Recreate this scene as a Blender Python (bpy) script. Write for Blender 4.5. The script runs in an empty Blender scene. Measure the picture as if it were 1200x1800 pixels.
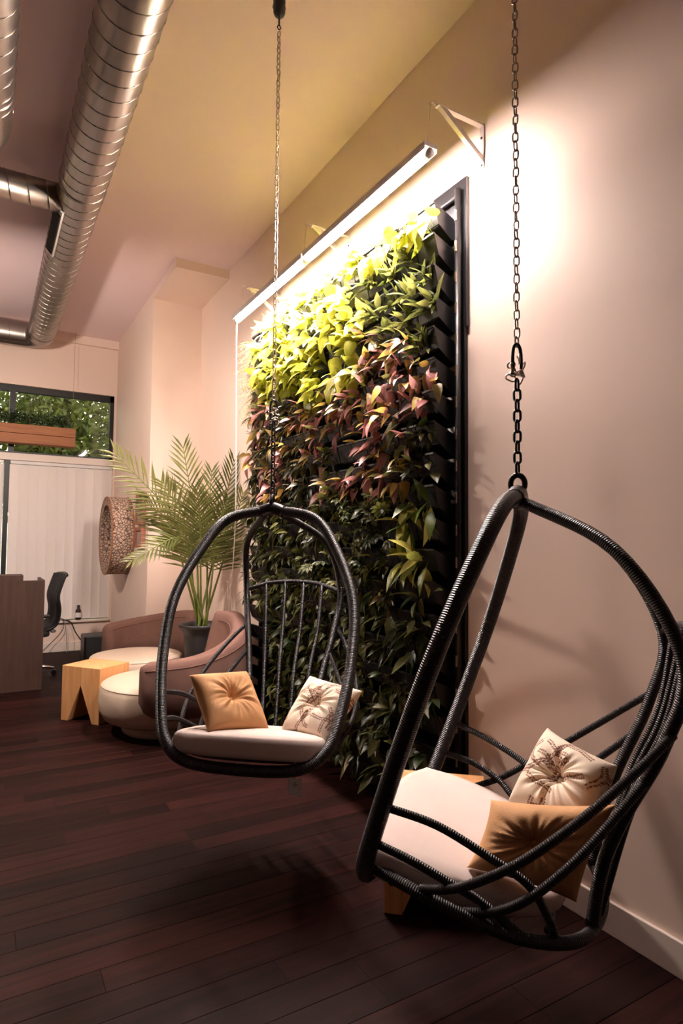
import bpy, bmesh, math, random
import numpy as np
from mathutils import Vector, Matrix, Euler

scene = bpy.context.scene
COL = scene.collection
random.seed(7)
rng = np.random.default_rng(11)
PI = math.pi

# ------------------------------------------------------------------ camera
FPX, PITCH, ROLL, YAW, CD, CH = 1077.3, .0513, .0083, .5264, 2.15, 1.5
CP = np.array([-CD, 0, CH])
cy_, sy_ = math.cos(YAW), math.sin(YAW)
cp_, sp_ = math.cos(PITCH), math.sin(PITCH)
FW = np.array([sy_*cp_, cy_*cp_, sp_])
R0 = np.array([cy_, -sy_, 0.]); U0 = np.cross(R0, FW)
RT = R0*math.cos(ROLL) + U0*math.sin(ROLL)
UP = U0*math.cos(ROLL) - R0*math.sin(ROLL)
cam_d = bpy.data.cameras.new('camera')
cam = bpy.data.objects.new('camera', cam_d); COL.objects.link(cam)
M = Matrix.Identity(4)
for i in range(3):
    M[i][0], M[i][1], M[i][2], M[i][3] = RT[i], UP[i], -FW[i], CP[i]
cam.matrix_world = M
cam_d.sensor_fit = 'VERTICAL'; cam_d.sensor_height = 36.; cam_d.sensor_width = 24.
cam_d.lens = FPX/1800*36
cam_d.clip_start = .05
scene.camera = cam

def ray(x, y): return FW + RT*(x-600)/FPX + UP*(900-y)/FPX
def at(x, y, ax, val):
    d = ray(x, y); return CP + d*((val-CP[ax])/d[ax])
def proj(P):
    d = np.asarray(P, float)-CP; z = d@FW
    return 600+FPX*(d@RT)/z, 900-FPX*(d@UP)/z

# ------------------------------------------------------------------ world, exposure
w = bpy.data.worlds.new('world'); scene.world = w; w.use_nodes = True
bg = w.node_tree.nodes['Background']
bg.inputs[0].default_value = (1., .97, .74, 1); bg.inputs[1].default_value = .85
vs = scene.view_settings
vs.view_transform = 'Standard'; vs.look = 'None'; vs.gamma = 1; vs.exposure = 2.27
try: vs.use_curve_mapping = False
except Exception: pass
TUBE_STRENGTH = 132.
ADDED_SPOT_STRENGTH = 170.

# ------------------------------------------------------------------ materials
MATS = {}
def nmat(name):
    m = bpy.data.materials.new(name); m.use_nodes = True
    nt = m.node_tree; b = nt.nodes['Principled BSDF']; MATS[name] = m
    return m, nt, b
def rgb(c): return (c[0], c[1], c[2], 1)
def plain(name, col, rough=.5, metal=0., var=.08, scale=12., bump=0., bscale=80., stretch=None, rand=0., coat=0., spec=.5):
    """principled with noise colour variation (+ bump, + per-object random tone)"""
    m, nt, b = nmat(name); N, L = nt.nodes, nt.links
    tc = N.new('ShaderNodeTexCoord'); mp = N.new('ShaderNodeMapping'); L.new(tc.outputs['Object'], mp.inputs[0])
    if stretch: mp.inputs['Scale'].default_value = stretch
    nz = N.new('ShaderNodeTexNoise'); nz.inputs['Scale'].default_value = scale; nz.inputs['Detail'].default_value = 4
    L.new(mp.outputs[0], nz.inputs['Vector'])
    mx = N.new('ShaderNodeMix'); mx.data_type = 'RGBA'
    mx.inputs[6].default_value = rgb([max(0, k*(1-var)) for k in col]); mx.inputs[7].default_value = rgb([min(1, k*(1+var)) for k in col])
    L.new(nz.outputs[0], mx.inputs[0])
    out = mx.outputs[2]
    if rand:
        oi = N.new('ShaderNodeObjectInfo'); mr = N.new('ShaderNodeMapRange')
        mr.inputs[3].default_value = 1-rand; mr.inputs[4].default_value = 1+rand
        L.new(oi.outputs['Random'], mr.inputs[0])
        hs = N.new('ShaderNodeHueSaturation'); L.new(out, hs.inputs['Color']); L.new(mr.outputs[0], hs.inputs['Value']); out = hs.outputs[0]
    L.new(out, b.inputs['Base Color'])
    b.inputs['Roughness'].default_value = rough; b.inputs['Metallic'].default_value = metal
    b.inputs['Coat Weight'].default_value = coat; b.inputs['Specular IOR Level'].default_value = spec
    if bump:
        n2 = N.new('ShaderNodeTexNoise'); n2.inputs['Scale'].default_value = bscale; n2.inputs['Detail'].default_value = 3
        L.new(mp.outputs[0], n2.inputs['Vector'])
        bp = N.new('ShaderNodeBump'); bp.inputs['Strength'].default_value = bump; bp.inputs['Distance'].default_value = .01
        L.new(n2.outputs[0], bp.inputs['Height']); L.new(bp.outputs[0], b.inputs['Normal'])
    return m
def wood(name, c1, c2, rough=.45, scale=(2, 30, 30), rand=0., bump=.15, coat=0., spec=.4):
    """grain runs along local x"""
    m, nt, b = nmat(name); N, L = nt.nodes, nt.links
    tc = N.new('ShaderNodeTexCoord'); mp = N.new('ShaderNodeMapping'); L.new(tc.outputs['Object'], mp.inputs[0])
    mp.inputs['Scale'].default_value = scale
    oi = N.new('ShaderNodeObjectInfo')
    cb = N.new('ShaderNodeCombineXYZ'); ml = N.new('ShaderNodeMath'); ml.operation = 'MULTIPLY'; ml.inputs[1].default_value = 37.
    L.new(oi.outputs['Random'], ml.inputs[0])
    for i in range(3): L.new(ml.outputs[0], cb.inputs[i])
    L.new(cb.outputs[0], mp.inputs['Location'])
    nz = N.new('ShaderNodeTexNoise'); nz.inputs['Scale'].default_value = 1.; nz.inputs['Detail'].default_value = 6; nz.inputs['Roughness'].default_value = .6
    nz.inputs['Distortion'].default_value = .6
    L.new(mp.outputs[0], nz.inputs['Vector'])
    cr = N.new('ShaderNodeValToRGB'); cr.color_ramp.elements[0].position = .3; cr.color_ramp.elements[1].position = .7
    cr.color_ramp.elements[0].color = rgb(c1); cr.color_ramp.elements[1].color = rgb(c2)
    L.new(nz.outputs[0], cr.inputs[0]); out = cr.outputs[0]
    if rand:
        mr = N.new('ShaderNodeMapRange'); mr.inputs[3].default_value = 1-rand; mr.inputs[4].default_value = 1+rand
        L.new(oi.outputs['Random'], mr.inputs[0])
        hs = N.new('ShaderNodeHueSaturation'); L.new(out, hs.inputs['Color']); L.new(mr.outputs[0], hs.inputs['Value']); out = hs.outputs[0]
    L.new(out, b.inputs['Base Color']); b.inputs['Roughness'].default_value = rough; b.inputs['Coat Weight'].default_value = coat; b.inputs['Specular IOR Level'].default_value = spec
    bp = N.new('ShaderNodeBump'); bp.inputs['Strength'].default_value = bump; bp.inputs['Distance'].default_value = .003
    L.new(nz.outputs[0], bp.inputs['Height']); L.new(bp.outputs[0], b.inputs['Normal'])
    return m
def emit(name, col, s):
    m, nt, b = nmat(name); b.inputs['Emission Color'].default_value = rgb(col); b.inputs['Emission Strength'].default_value = s
    b.inputs['Base Color'].default_value = (.9, .9, .9, 1); return m
def leafmat(name, c1, c2, trans=.35, rough=.38, scale=30., veins=False):
    m, nt, b = nmat(name); N, L = nt.nodes, nt.links
    tc = N.new('ShaderNodeTexCoord'); oi = N.new('ShaderNodeObjectInfo')
    nz = N.new('ShaderNodeTexNoise'); nz.inputs['Scale'].default_value = scale; nz.inputs['Detail'].default_value = 2
    L.new(tc.outputs['Object'], nz.inputs['Vector'])
    ad = N.new('ShaderNodeMath'); ad.operation = 'ADD'
    mr = N.new('ShaderNodeMapRange'); mr.inputs[3].default_value = -.35; mr.inputs[4].default_value = .35
    L.new(oi.outputs['Random'], mr.inputs[0]); L.new(nz.outputs[0], ad.inputs[0]); L.new(mr.outputs[0], ad.inputs[1])
    cr = N.new('ShaderNodeValToRGB'); cr.color_ramp.elements[0].position = .3; cr.color_ramp.elements[1].position = .7
    if veins: cr.color_ramp.elements[0].position = .46; cr.color_ramp.elements[1].position = .54
    cr.color_ramp.elements[0].color = rgb(c1); cr.color_ramp.elements[1].color = rgb(c2)
    L.new(ad.outputs[0], cr.inputs[0]); L.new(cr.outputs[0], b.inputs['Base Color'])
    b.inputs['Roughness'].default_value = rough
    tr = N.new('ShaderNodeBsdfTranslucent'); L.new(cr.outputs[0], tr.inputs[0])
    ms = N.new('ShaderNodeMixShader'); ms.inputs[0].default_value = trans
    L.new(b.outputs[0], ms.inputs[1]); L.new(tr.outputs[0], ms.inputs[2])
    L.new(ms.outputs[0], N['Material Output'].inputs['Surface'])
    return m

plain('wall_paint', (.83, .65, .555), .6, var=.015, scale=2, bump=.03, bscale=150)
plain('ceiling_paint', (.88, .69, .70), .7, var=.02, scale=1.5, bump=.03, bscale=90)
plain('dark_paint', (.16, .12, .10), .6, var=.03, scale=2)
plain('trim_paint', (.80, .68, .60), .45, var=.02)
wood('floor_wood', (.0072, .0021, .0018), (.0235, .006, .0044), .55, (1.6, 26, 10), rand=.4, bump=.12, spec=.07)
wood('oak', (.62, .28, .105), (.76, .41, .18), .5, (26, 26, 2.2), rand=.05)
wood('desk_wood', (.034, .016, .011), (.062, .030, .020), .55, (30, 30, 2.5))
wood('cedar', (.27, .10, .04), (.42, .17, .07), .6, (2, 30, 30))
wood('red_wood', (.30, .10, .07), (.42, .17, .11), .6, (30, 30, 3))
plain('black_plastic', (.006, .0055, .007), .42, var=.1, bump=.05, bscale=60)
plain('black_sheet', (.008, .0075, .009), .28, var=.1, bump=.2, bscale=9)
plain('black_metal', (.014, .012, .013), .4, 0.3)
plain('dark_frame', (.012, .012, .014), .4)
plain('steel', (.42, .34, .28), .35, 1., var=.1)
plain('chrome', (.7, .68, .66), .25, 1.)
plain('white_metal', (.75, .70, .68), .4)
plain('bracket_metal', (.62, .54, .50), .4, .2)
plain('cream_fabric', (.68, .56, .51), .85, var=.04, bump=.12, bscale=400)
plain('cream_leather', (.60, .465, .36), .5, var=.04, bump=.06, bscale=200)
plain('brown_fabric', (.17, .083, .062), .9, var=.1, bump=.25, bscale=350)
plain('tan_velvet', (.58, .30, .125), .75, var=.1, bump=.15, bscale=300)
plain('pot_black', (.018, .016, .016), .5, var=.2, bump=.1, bscale=30)
plain('soil', (.02, .012, .008), .95, bump=.5, bscale=60)
plain('mesh_black', (.012, .012, .013), .7)
plain('grey_plastic', (.25, .23, .22), .5)
plain('blind_fabric', (.84, .76, .73), .8, var=.03, bump=.05, bscale=200, rand=.03)
plain('paper', (.92, .88, .86), .7)
plain('ink', (.35, .28, .28), .8)
plain('amber_glass', (.03, .012, .006), .15)
plain('cable_white', (.85, .82, .78), .5)
plain('stem_green', (.16, .20, .04), .55)
plain('stem_brown', (.13, .07, .035), .6)
plain('bark', (.06, .045, .03), .9, bump=.6, bscale=20)
plain('picture_grey', (.35, .27, .25), .6, var=.5, scale=14)
emit('tube_light', (1., .85, .80), TUBE_STRENGTH)
emit('added_spot_glow', (1., .84, .72), ADDED_SPOT_STRENGTH)  # bulb of the added spotlight outside the view
leafmat('leaf_neon', (.34, .36, .03), (.62, .58, .11), .4)
leafmat('leaf_pale', (.55, .58, .10), (.75, .75, .22), .45)
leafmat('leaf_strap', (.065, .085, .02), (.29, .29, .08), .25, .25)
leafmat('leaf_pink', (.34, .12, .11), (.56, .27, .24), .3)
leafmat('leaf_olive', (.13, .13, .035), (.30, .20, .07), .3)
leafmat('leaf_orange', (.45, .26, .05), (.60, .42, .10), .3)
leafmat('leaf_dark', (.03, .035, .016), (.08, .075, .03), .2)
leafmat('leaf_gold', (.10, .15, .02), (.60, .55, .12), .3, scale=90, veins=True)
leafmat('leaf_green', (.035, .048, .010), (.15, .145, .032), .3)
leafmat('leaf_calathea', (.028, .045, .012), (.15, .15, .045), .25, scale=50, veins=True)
leafmat('leaf_lacy', (.30, .26, .10), (.56, .50, .22), .3)
leafmat('leaf_palm', (.085, .10, .022), (.27, .27, .085), .3, .4, scale=6)
leafmat('leaf_tree', (.08, .10, .018), (.36, .36, .10), .45, scale=3)
leafmat('leaf_box', (.006, .014, .004), (.022, .042, .010), .25, scale=20)

# rattan wrap: ridges run round the tube (u of the tube's own UV = metres along it)
def rattan(name, col):
    m, nt, b = nmat(name); N, L = nt.nodes, nt.links
    uv = N.new('ShaderNodeUVMap'); wv = N.new('ShaderNodeTexWave'); wv.wave_type = 'BANDS'; wv.bands_direction = 'X'
    wv.inputs['Scale'].default_value = 48.; wv.inputs['Distortion'].default_value = .35; wv.inputs['Detail'].default_value = 1
    L.new(uv.outputs[0], wv.inputs['Vector'])
    cr = N.new('ShaderNodeMix'); cr.data_type = 'RGBA'
    cr.inputs[6].default_value = rgb([k*.55 for k in col]); cr.inputs[7].default_value = rgb(col)
    L.new(wv.outputs[1], cr.inputs[0]); L.new(cr.outputs[2], b.inputs['Base Color'])
    bp = N.new('ShaderNodeBump'); bp.inputs['Strength'].default_value = .8; bp.inputs['Distance'].default_value = .004
    L.new(wv.outputs[1], bp.inputs['Height']); L.new(bp.outputs[0], b.inputs['Normal'])
    b.inputs['Roughness'].default_value = .42
    return m
rattan('rattan', (.016, .011, .0125))

# spiral duct: thin helical seam lines via UV (u metres along, v round)
m, nt, b = nmat('duct_metal'); N, L = nt.nodes, nt.links
nz = N.new('ShaderNodeTexNoise'); nz.inputs['Scale'].default_value = 3.; tc = N.new('ShaderNodeTexCoord'); L.new(tc.outputs['Object'], nz.inputs['Vector'])
mx = N.new('ShaderNodeMix'); mx.data_type = 'RGBA'; mx.inputs[6].default_value = (.30, .26, .235, 1); mx.inputs[7].default_value = (.44, .39, .355, 1)
L.new(nz.outputs[0], mx.inputs[0]); L.new(mx.outputs[2], b.inputs['Base Color'])
b.inputs['Metallic'].default_value = 1.; b.inputs['Roughness'].default_value = .33
# printed pillow: twig print comes from a vertex colour mask
m, nt, b = nmat('floral_fabric'); N, L = nt.nodes, nt.links
at_ = N.new('ShaderNodeAttribute'); at_.attribute_name = 'print'
mx = N.new('ShaderNodeMix'); mx.data_type = 'RGBA'; mx.inputs[6].default_value = (.80, .66, .52, 1); mx.inputs[7].default_value = (.22, .09, .055, 1)
L.new(at_.outputs['Fac'], mx.inputs[0]); L.new(mx.outputs[2], b.inputs['Base Color']); b.inputs['Roughness'].default_value = .85
# log-slice mosaic (cells with dark gaps)
m, nt, b = nmat('log_mosaic'); N, L = nt.nodes, nt.links
tc = N.new('ShaderNodeTexCoord'); vo = N.new('ShaderNodeTexVoronoi'); vo.feature = 'DISTANCE_TO_EDGE'; vo.inputs['Scale'].default_value = 27.
L.new(tc.outputs['Object'], vo.inputs['Vector'])
cr = N.new('ShaderNodeValToRGB'); cr.color_ramp.elements[0].position = .04; cr.color_ramp.elements[1].position = .13
cr.color_ramp.elements[0].color = (.09, .05, .035, 1); cr.color_ramp.elements[1].color = (.60, .42, .32, 1)
L.new(vo.outputs[0], cr.inputs[0]); L.new(cr.outputs[0], b.inputs['Base Color']); b.inputs['Roughness'].default_value = .8
bp = N.new('ShaderNodeBump'); bp.inputs['Strength'].default_value = .9; bp.inputs['Distance'].default_value = .02
L.new(vo.outputs[0], bp.inputs['Height']); L.new(bp.outputs[0], b.inputs['Normal'])
# window glass: thin pane, mostly clear with a fresnel reflection
m, nt, b = nmat('pane_glass'); N, L = nt.nodes, nt.links
tp = N.new('ShaderNodeBsdfTransparent'); tp.inputs[0].default_value = (.93, .96, .93, 1)
gl = N.new('ShaderNodeBsdfGlossy'); gl.inputs['Roughness'].default_value = .02
fr = N.new('ShaderNodeFresnel'); ms = N.new('ShaderNodeMixShader')
L.new(fr.outputs[0], ms.inputs[0]); L.new(tp.outputs[0], ms.inputs[1]); L.new(gl.outputs[0], ms.inputs[2])
L.new(ms.outputs[0], N['Material Output'].inputs['Surface'])

# ------------------------------------------------------------------ mesh helpers
def mesh(name, V, Fc, mat, smooth=False):
    me = bpy.data.meshes.new(name); me.from_pydata([tuple(map(float, v)) for v in V], [], Fc); me.update()
    me.materials.append(MATS[mat])
    if smooth: me.polygons.foreach_set('use_smooth', [True]*len(me.polygons))
    return me
def ob(name, me, parent=None, loc=None, rot=None):
    o = bpy.data.objects.new(name, me); COL.objects.link(o)
    if parent is not None: o.parent = parent
    if loc is not None: o.location = loc
    if rot is not None: o.rotation_euler = rot
    return o
def tag(o, label, cat, group=None):
    o['label'] = label; o['category'] = cat
    if group: o['group'] = group
    return o
def thing(name, label, cat, loc=(0, 0, 0), rz=0., group=None):
    o = bpy.data.objects.new(name, None); COL.objects.link(o)
    o.location = loc; o.rotation_euler = (0, 0, rz); o.empty_display_size = .1
    return tag(o, label, cat, group)
def struct(o): o['kind'] = 'structure'; return o
class MB:
    def __init__(s): s.V = []; s.F = []; s.UV = []
    def add(s, V, F, uv=None):
        n = len(s.V); s.V += [tuple(v) for v in V]; s.F += [tuple(i+n for i in f) for f in F]
        s.UV += list(uv) if uv is not None else [None]*len(F)
    def box(s, a, b):
        x0, y0, z0 = a; x1, y1, z1 = b
        V = [(x0, y0, z0), (x1, y0, z0), (x1, y1, z0), (x0, y1, z0), (x0, y0, z1), (x1, y0, z1), (x1, y1, z1), (x0, y1, z1)]
        s.add(V, [(3, 2, 1, 0), (4, 5, 6, 7), (0, 1, 5, 4), (1, 2, 6, 5), (2, 3, 7, 6), (3, 0, 4, 7)]); return s
    def tube(s, pts, r, n=8, closed=False, caps=True):
        P = [np.array(p, float) for p in pts]; k = len(P)
        rr = r if hasattr(r, '__len__') else [r]*k
        T = []
        for i in range(k):
            a = P[(i-1) % k] if (closed or i > 0) else P[i]; c = P[(i+1) % k] if (closed or i < k-1) else P[i]
            d = c-a; T.append(d/(np.linalg.norm(d)+1e-12))
        ref = np.array([0, 0, 1.]) if abs(T[0][2]) < .9 else np.array([1., 0, 0])
        u = np.cross(T[0], ref); u /= np.linalg.norm(u); fr = []
        for i in range(k):
            u = u-T[i]*(u@T[i]); u /= np.linalg.norm(u); fr.append((u.copy(), np.cross(T[i], u)))
        V = []; ln = [0.]
        for i in range(k):
            if i: ln.append(ln[-1]+float(np.linalg.norm(P[i]-P[i-1])))
            for j in range(n):
                a = 2*PI*j/n; V.append(P[i]+rr[i]*(math.cos(a)*fr[i][0]+math.sin(a)*fr[i][1]))
        F = []; UVs = []
        for i in range(k if closed else k-1):
            i2 = (i+1) % k; l0 = ln[i]; l1 = ln[i2] if i2 else ln[i]+float(np.linalg.norm(P[0]-P[-1]))
            for j in range(n):
                j2 = (j+1) % n; F.append((i*n+j, i*n+j2, i2*n+j2, i2*n+j))
                UVs.append(((l0, j/n), (l0, (j+1)/n), (l1, (j+1)/n), (l1, j/n)))
        if caps and not closed:
            F.append(tuple(range(n))[::-1]); F.append(tuple((k-1)*n+j for j in range(n))); UVs += [None, None]
        s.add(V, F, UVs); return s
    def lathe(s, prof, n=32, c=(0, 0, 0)):
        V = []; F = []
        for r, z in prof:
            for j in range(n):
                a = 2*PI*j/n; V.append((c[0]+r*math.cos(a), c[1]+r*math.sin(a), c[2]+z))
        for i in range(len(prof)-1):
            for j in range(n): F.append((i*n+j, i*n+(j+1) % n, (i+1)*n+(j+1) % n, (i+1)*n+j))
        s.add(V, F); return s
    def me(s, name, mat, smooth=False, bevel=0.):
        m = mesh(name, s.V, s.F, mat, smooth)
        if any(u is not None for u in s.UV):
            l = m.uv_layers.new(name='UVMap'); d = []
            for f, u in zip(s.F, s.UV): d += [c for p in (u or [(0, 0)]*len(f)) for c in p]
            l.data.foreach_set('uv', d)
        if bevel:
            bm = bmesh.new(); bm.from_mesh(m)
            bmesh.ops.bevel(bm, geom=list(bm.edges), offset=bevel, segments=2, affect='EDGES', profile=.5)
            bm.to_mesh(m); bm.free()
        return m
    def build(s, name, mat, parent=None, loc=None, rot=None, smooth=False, bevel=0.):
        return ob(name, s.me(name, mat, smooth, bevel), parent, loc, rot)
def box(name, a, b, mat, parent=None, bevel=0., **k): return MB().box(a, b).build(name, mat, parent, bevel=bevel, **k)
def cr(pts, n=8):
    p = np.asarray(pts, float); P = np.vstack([2*p[0]-p[1], p, 2*p[-1]-p[-2]]); o = []
    for i in range(1, len(P)-2):
        a, b, c, d = P[i-1:i+3]
        for t in np.arange(n)/n: o.append(.5*((2*b)+(c-a)*t+(2*a-5*b+4*c-d)*t*t+(-a+3*b-3*c+d)*t**3))
    o.append(p[-1]); return np.array(o)
def tubeo(name, pts, r, mat, parent=None, n=8, closed=False, **k):
    return MB().tube(pts, r, n, closed).build(name, mat, parent, smooth=True, **k)

# ------------------------------------------------------------------ the room
H = 4.375; XL, YB, YF = -7.2, -4.2, 9.2
XP, YP, YS, ZS = -.567, 7.035, 6.09, 4.28            # pillar side, pillar front, soffit front, soffit underside
struct(box('wall_right', (0, YB, 0), (.15, YF+.2, H), 'wall_paint'))
struct(box('wall_left', (XL-.15, YB, 0), (XL, YF, H), 'dark_paint'))
struct(box('wall_back', (XL, YB-.15, 0), (0, YB, H), 'dark_paint'))
struct(box('ceiling', (XL-.15, YB-.15, H), (.15, YF+.2, H+.12), 'ceiling_paint'))
struct(box('wall_pillar', (XP, YP, 0), (0, YF, ZS), 'wall_paint'))
struct(box('trim_1', (XP, YS, ZS), (0, YF, H), 'wall_paint'))           # soffit box along the ceiling
# far wall with its opening: low wall, header, piers
ZSILL, ZLED0, ZLED1, ZWT = .42, 2.57, 2.665, 3.59
fw = MB()
fw.box((XL, YF, 0), (XP, YF+.2, ZSILL)); fw.box((XL, YF, ZWT), (XP, YF+.2, H)); fw.box((XP-.03, YF, ZSILL), (XP, YF+.2, ZWT)); fw.box((XL, YF, ZSILL), (-4.6, YF+.2, ZWT))
struct(fw.build('wall_far', 'wall_paint'))
struct(box('trim_2', (-4.6, YF-.03, ZLED0), (XP-.03, YF+.14, ZLED1), 'trim_paint', bevel=.004))   # ledge under the window
struct(box('trim_3', (-4.6, YF-.05, ZSILL-.03), (XP-.035, YF+.1, ZSILL), 'trim_paint', bevel=.004))  # low sill
struct(box('trim_4', (-4.2, YS+3.05, ZS-.02), (XP, YF, H), 'wall_paint'))    # far soffit return
def basebd(name, a, b): return struct(box(name, a, b, 'trim_paint', bevel=.003))
basebd('baseboard_right', (-.016, YB, 0), (0, 2.384, .125)); basebd('baseboard_end', (-.016, 5.03, 0), (0, YP-.016, .125))
basebd('baseboard_pillar', (XP-.016, YP-.016, 0), (XP, YF, .125))
basebd('baseboard_front', (XP, YP-.016, 0), (-.016, YP, .125))
basebd('baseboard_far', (XL, YF-.016, 0), (XP-.016, YF, .125))

# floor: sub-floor plus planks that run across the room (x)
fl = struct(box('floor', (XL-.15, YB-.15, -.12), (.15, YF+.2, -.016), 'floor_wood'))
PW = .128
def plank_mesh(l):
    m = MB().box((-l/2, -PW/2+.0005, -.016), (l/2, PW/2-.0005, 0)).me('plank', 'floor_wood')
    bm = bmesh.new(); bm.from_mesh(m)
    ed = [e for e in bm.edges if all(v.co.z > -.001 for v in e.verts)]
    bmesh.ops.bevel(bm, geom=ed, offset=.0012, segments=1, affect='EDGES'); bm.to_mesh(m); bm.free(); return m
LENS = [.95, 1.2, 1.45, 1.7]; PM = {l: plank_mesh(l) for l in LENS}
rest = MB(); npl = 0
y = .3
planks = []
while y < YF-PW:
    x = -.001-random.random()*.9; x1 = 0.
    first = True
    left = -3.2-.17*max(0, 0)
    while x1 > -4.2:
        l = random.choice(LENS); x0 = x1-l if not first else x1-random.choice([.55, .8, .95, 1.2])
        first = False
        planks.append((x0, x1, y)); x1 = x0
    for xx in np.arange(XL, x1, 1.3):
        rest.box((xx, y+.001, -.016), (min(xx+1.298, x1), y+PW-.001, 0))
    y += PW
y = .3-PW
while y > YB:
    for xx in np.arange(XL, 0, 1.4): rest.box((xx, y+.001, -.016), (min(xx+1.398, 0), y+PW-.001, 0))
    y -= PW
def seen(p):
    x, yv = proj(((p[0]+p[1])/2, p[2]+PW/2, 0)); return (p[2]+(p[0]+2.2)*0) if -250 < x < 1400 and yv < 2100 else 50+p[2]
planks.sort(key=seen)
for i, (x0, x1, yy) in enumerate(planks):
    if i >= 296: rest.box((x0+.001, yy+.001, -.016), (x1-.001, yy+PW-.001, 0)); continue
    l = x1-x0
    key = round(l, 3)
    if key not in PM: PM[key] = plank_mesh(key-.0016)
    ob('plank', PM[key], fl, ((x0+x1)/2, yy+PW/2, 0))
o = rest.build('plank_field', 'floor_wood', fl); o['kind'] = 'stuff'

# ------------------------------------------------------------------ window, blinds, outside
win = bpy.data.objects.new('window_1', None); COL.objects.link(win); win.location = (0, YF+.08, 0); struct(win)
xr = XP-.03; FWD = .055
fm = MB()
fm.box((-4.6, -.04, ZWT-.085), (xr, .04, ZWT)); fm.box((-4.6, -.04, ZLED1), (xr, .04, ZLED1+.03)); fm.box((xr-.05, -.04, ZLED1), (xr, .04, ZWT))
fm.build('window_frame', 'dark_frame', win)
for xm in (-1.885, -3.25): box('mullion', (xm-.035, -.04, ZLED1+.03), (xm+.035, .04, ZWT-.085), 'dark_frame', win)
for a, b_ in ((-4.6, -3.285), (-3.215, -1.92), (-1.85, xr-.05)):
    box('pane', (a, -.003, ZLED1+.03), (b_, .003, ZWT-.085), 'pane_glass', win)
# lower opening: dark mullion, closed vertical blinds in front
low = bpy.data.objects.new('window_2', None); COL.objects.link(low); low.location = (0, YF+.1, 0); struct(low)
box('mullion', (-1.955, -.1, ZSILL), (-1.895, .04, ZLED0), 'dark_frame', low)
for a, b_ in ((-4.6, -1.955), (-1.895, xr)): box('pane', (a, .05, ZSILL), (b_, .056, ZLED0), 'pane_glass', low)
def blind(xa, xb, label):
    t = thing('vertical_blind', label, 'blind', ((xa+xb)/2, YF+.02, ZSILL))
    c = (xa+xb)/2; box('head_rail', (xa-c, -.025, ZLED0-ZSILL-.045), (xb-c, .025, ZLED0-ZSILL-.004), 'white_metal', t)
    n = int((xb-xa)/.108); st = (xb-xa)/n
    sm = MB(); hw = st*.56; zz = (0.012, ZLED0-ZSILL-.05)
    xs = np.linspace(-hw, hw, 5); V = []; F = []
    for z in zz:
        for q in xs: V.append((q, .006*(1-(q/hw)**2)+.004, z))
        for q in xs[::-1]: V.append((q, .006*(1-(q/hw)**2)+.002, z))
    F = [(i, (i+1) % 10, 10+(i+1) % 10, 10+i) for i in range(10)]
    sm.add(V, F); m_ = sm.me('slat', 'blind_fabric', smooth=False)
    for i in range(n): ob('slat', m_, t, (xa-c+st*(i+.5), 0, 0), (0, 0, .16+random.uniform(-.07, .07)))
blind(-1.885, xr-.01, 'closed white vertical blind beneath the high window beside the wall')
blind(-4.55, -1.965, 'white vertical blind behind the desk, left of the black mullion')
# two trees outside
def tree(x, yy, h, rx, n, label, seed):
    r_ = np.random.default_rng(seed); t = thing('tree', label, 'tree', (x, yy, 0), group='trees outside the high window')
    tk = MB(); tk.tube(cr([(0, 0, 0), (.1, 0, h*.35), (-.05, .1, h*.7), (.15, 0, h*.95)], 5), [.16-.007*i for i in range(16)], 8)
    for i in range(9):
        a = r_.uniform(0, 2*PI); z0 = h*r_.uniform(.3, .7); l = rx*r_.uniform(.6, 1.)
        tk.tube(cr([(0, 0, z0), (math.cos(a)*l*.5, math.sin(a)*l*.5, z0+.35*l), (math.cos(a)*l, math.sin(a)*l, z0+.5*l)], 4), .035, 5)
    tk.build('trunk', 'bark', t, smooth=True)
    lm = MB()
    for i in range(n):
        v = r_.normal(size=3); v /= np.linalg.norm(v); q = r_.random()**.45
        c = np.array([v[0]*rx*q, v[1]*rx*.6*q, h*.68+v[2]*h*.36*q])
        d = r_.normal(size=3); d /= np.linalg.norm(d); e = np.cross(d, r_.normal(size=3)); e /= np.linalg.norm(e); s = r_.uniform(.05, .10)
        lm.add([c-d*s, c+e*s*.45, c+d*s, c-e*s*.45], [(0, 1, 2, 3)])
    f = lm.build('foliage', 'leaf_tree', t); f['kind'] = 'stuff'
tree(-.9, 12.6, 4.9, 1.9, 11000, 'broad leafy green tree seen through the high window', 3)
tree(-5.6, 13.6, 5.2, 2.1, 5000, 'green leafy tree outside, farther along the window', 4)
gr = box('ground_outside', (-14, YF+.25, -.3), (10, 30, -.2), 'soil'); struct(gr)

# ------------------------------------------------------------------ ducts
DX, DZ, DR = -1.607, 4.145, .16
def ducto(name, pts, r, parent, n=28, rib=.09):
    o = MB().tube(pts, r, n).build(name, 'duct_metal', parent, smooth=True)
    return o
def ribs(pts, r, pitch, parent, n=28):
    """raised helical seam wound round a straight run"""
    a, b_ = np.array(pts[0], float), np.array(pts[-1], float); d = b_-a; l = np.linalg.norm(d); d /= l
    u = np.cross(d, (0, 0, 1.)); u /= np.linalg.norm(u); v = np.cross(d, u); P = []
    k = int(l/pitch*20)
    for i in range(k+1):
        s = l*i/k; an = 2*PI*s/pitch; P.append(a+d*s+(r+.0005)*(math.cos(an)*u+math.sin(an)*v))
    tubeo('spiral_seam', P, .0042, 'duct_metal', parent, n=4)
d1 = thing('spiral_duct', 'long galvanised spiral duct under the ceiling with elbow at its far end', 'duct', (DX, 3.0, DZ))
arc = [(-.2+.2*math.cos(a), 5.55+.2*math.sin(a), 0) for a in np.linspace(0, PI/2, 9)]
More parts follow.
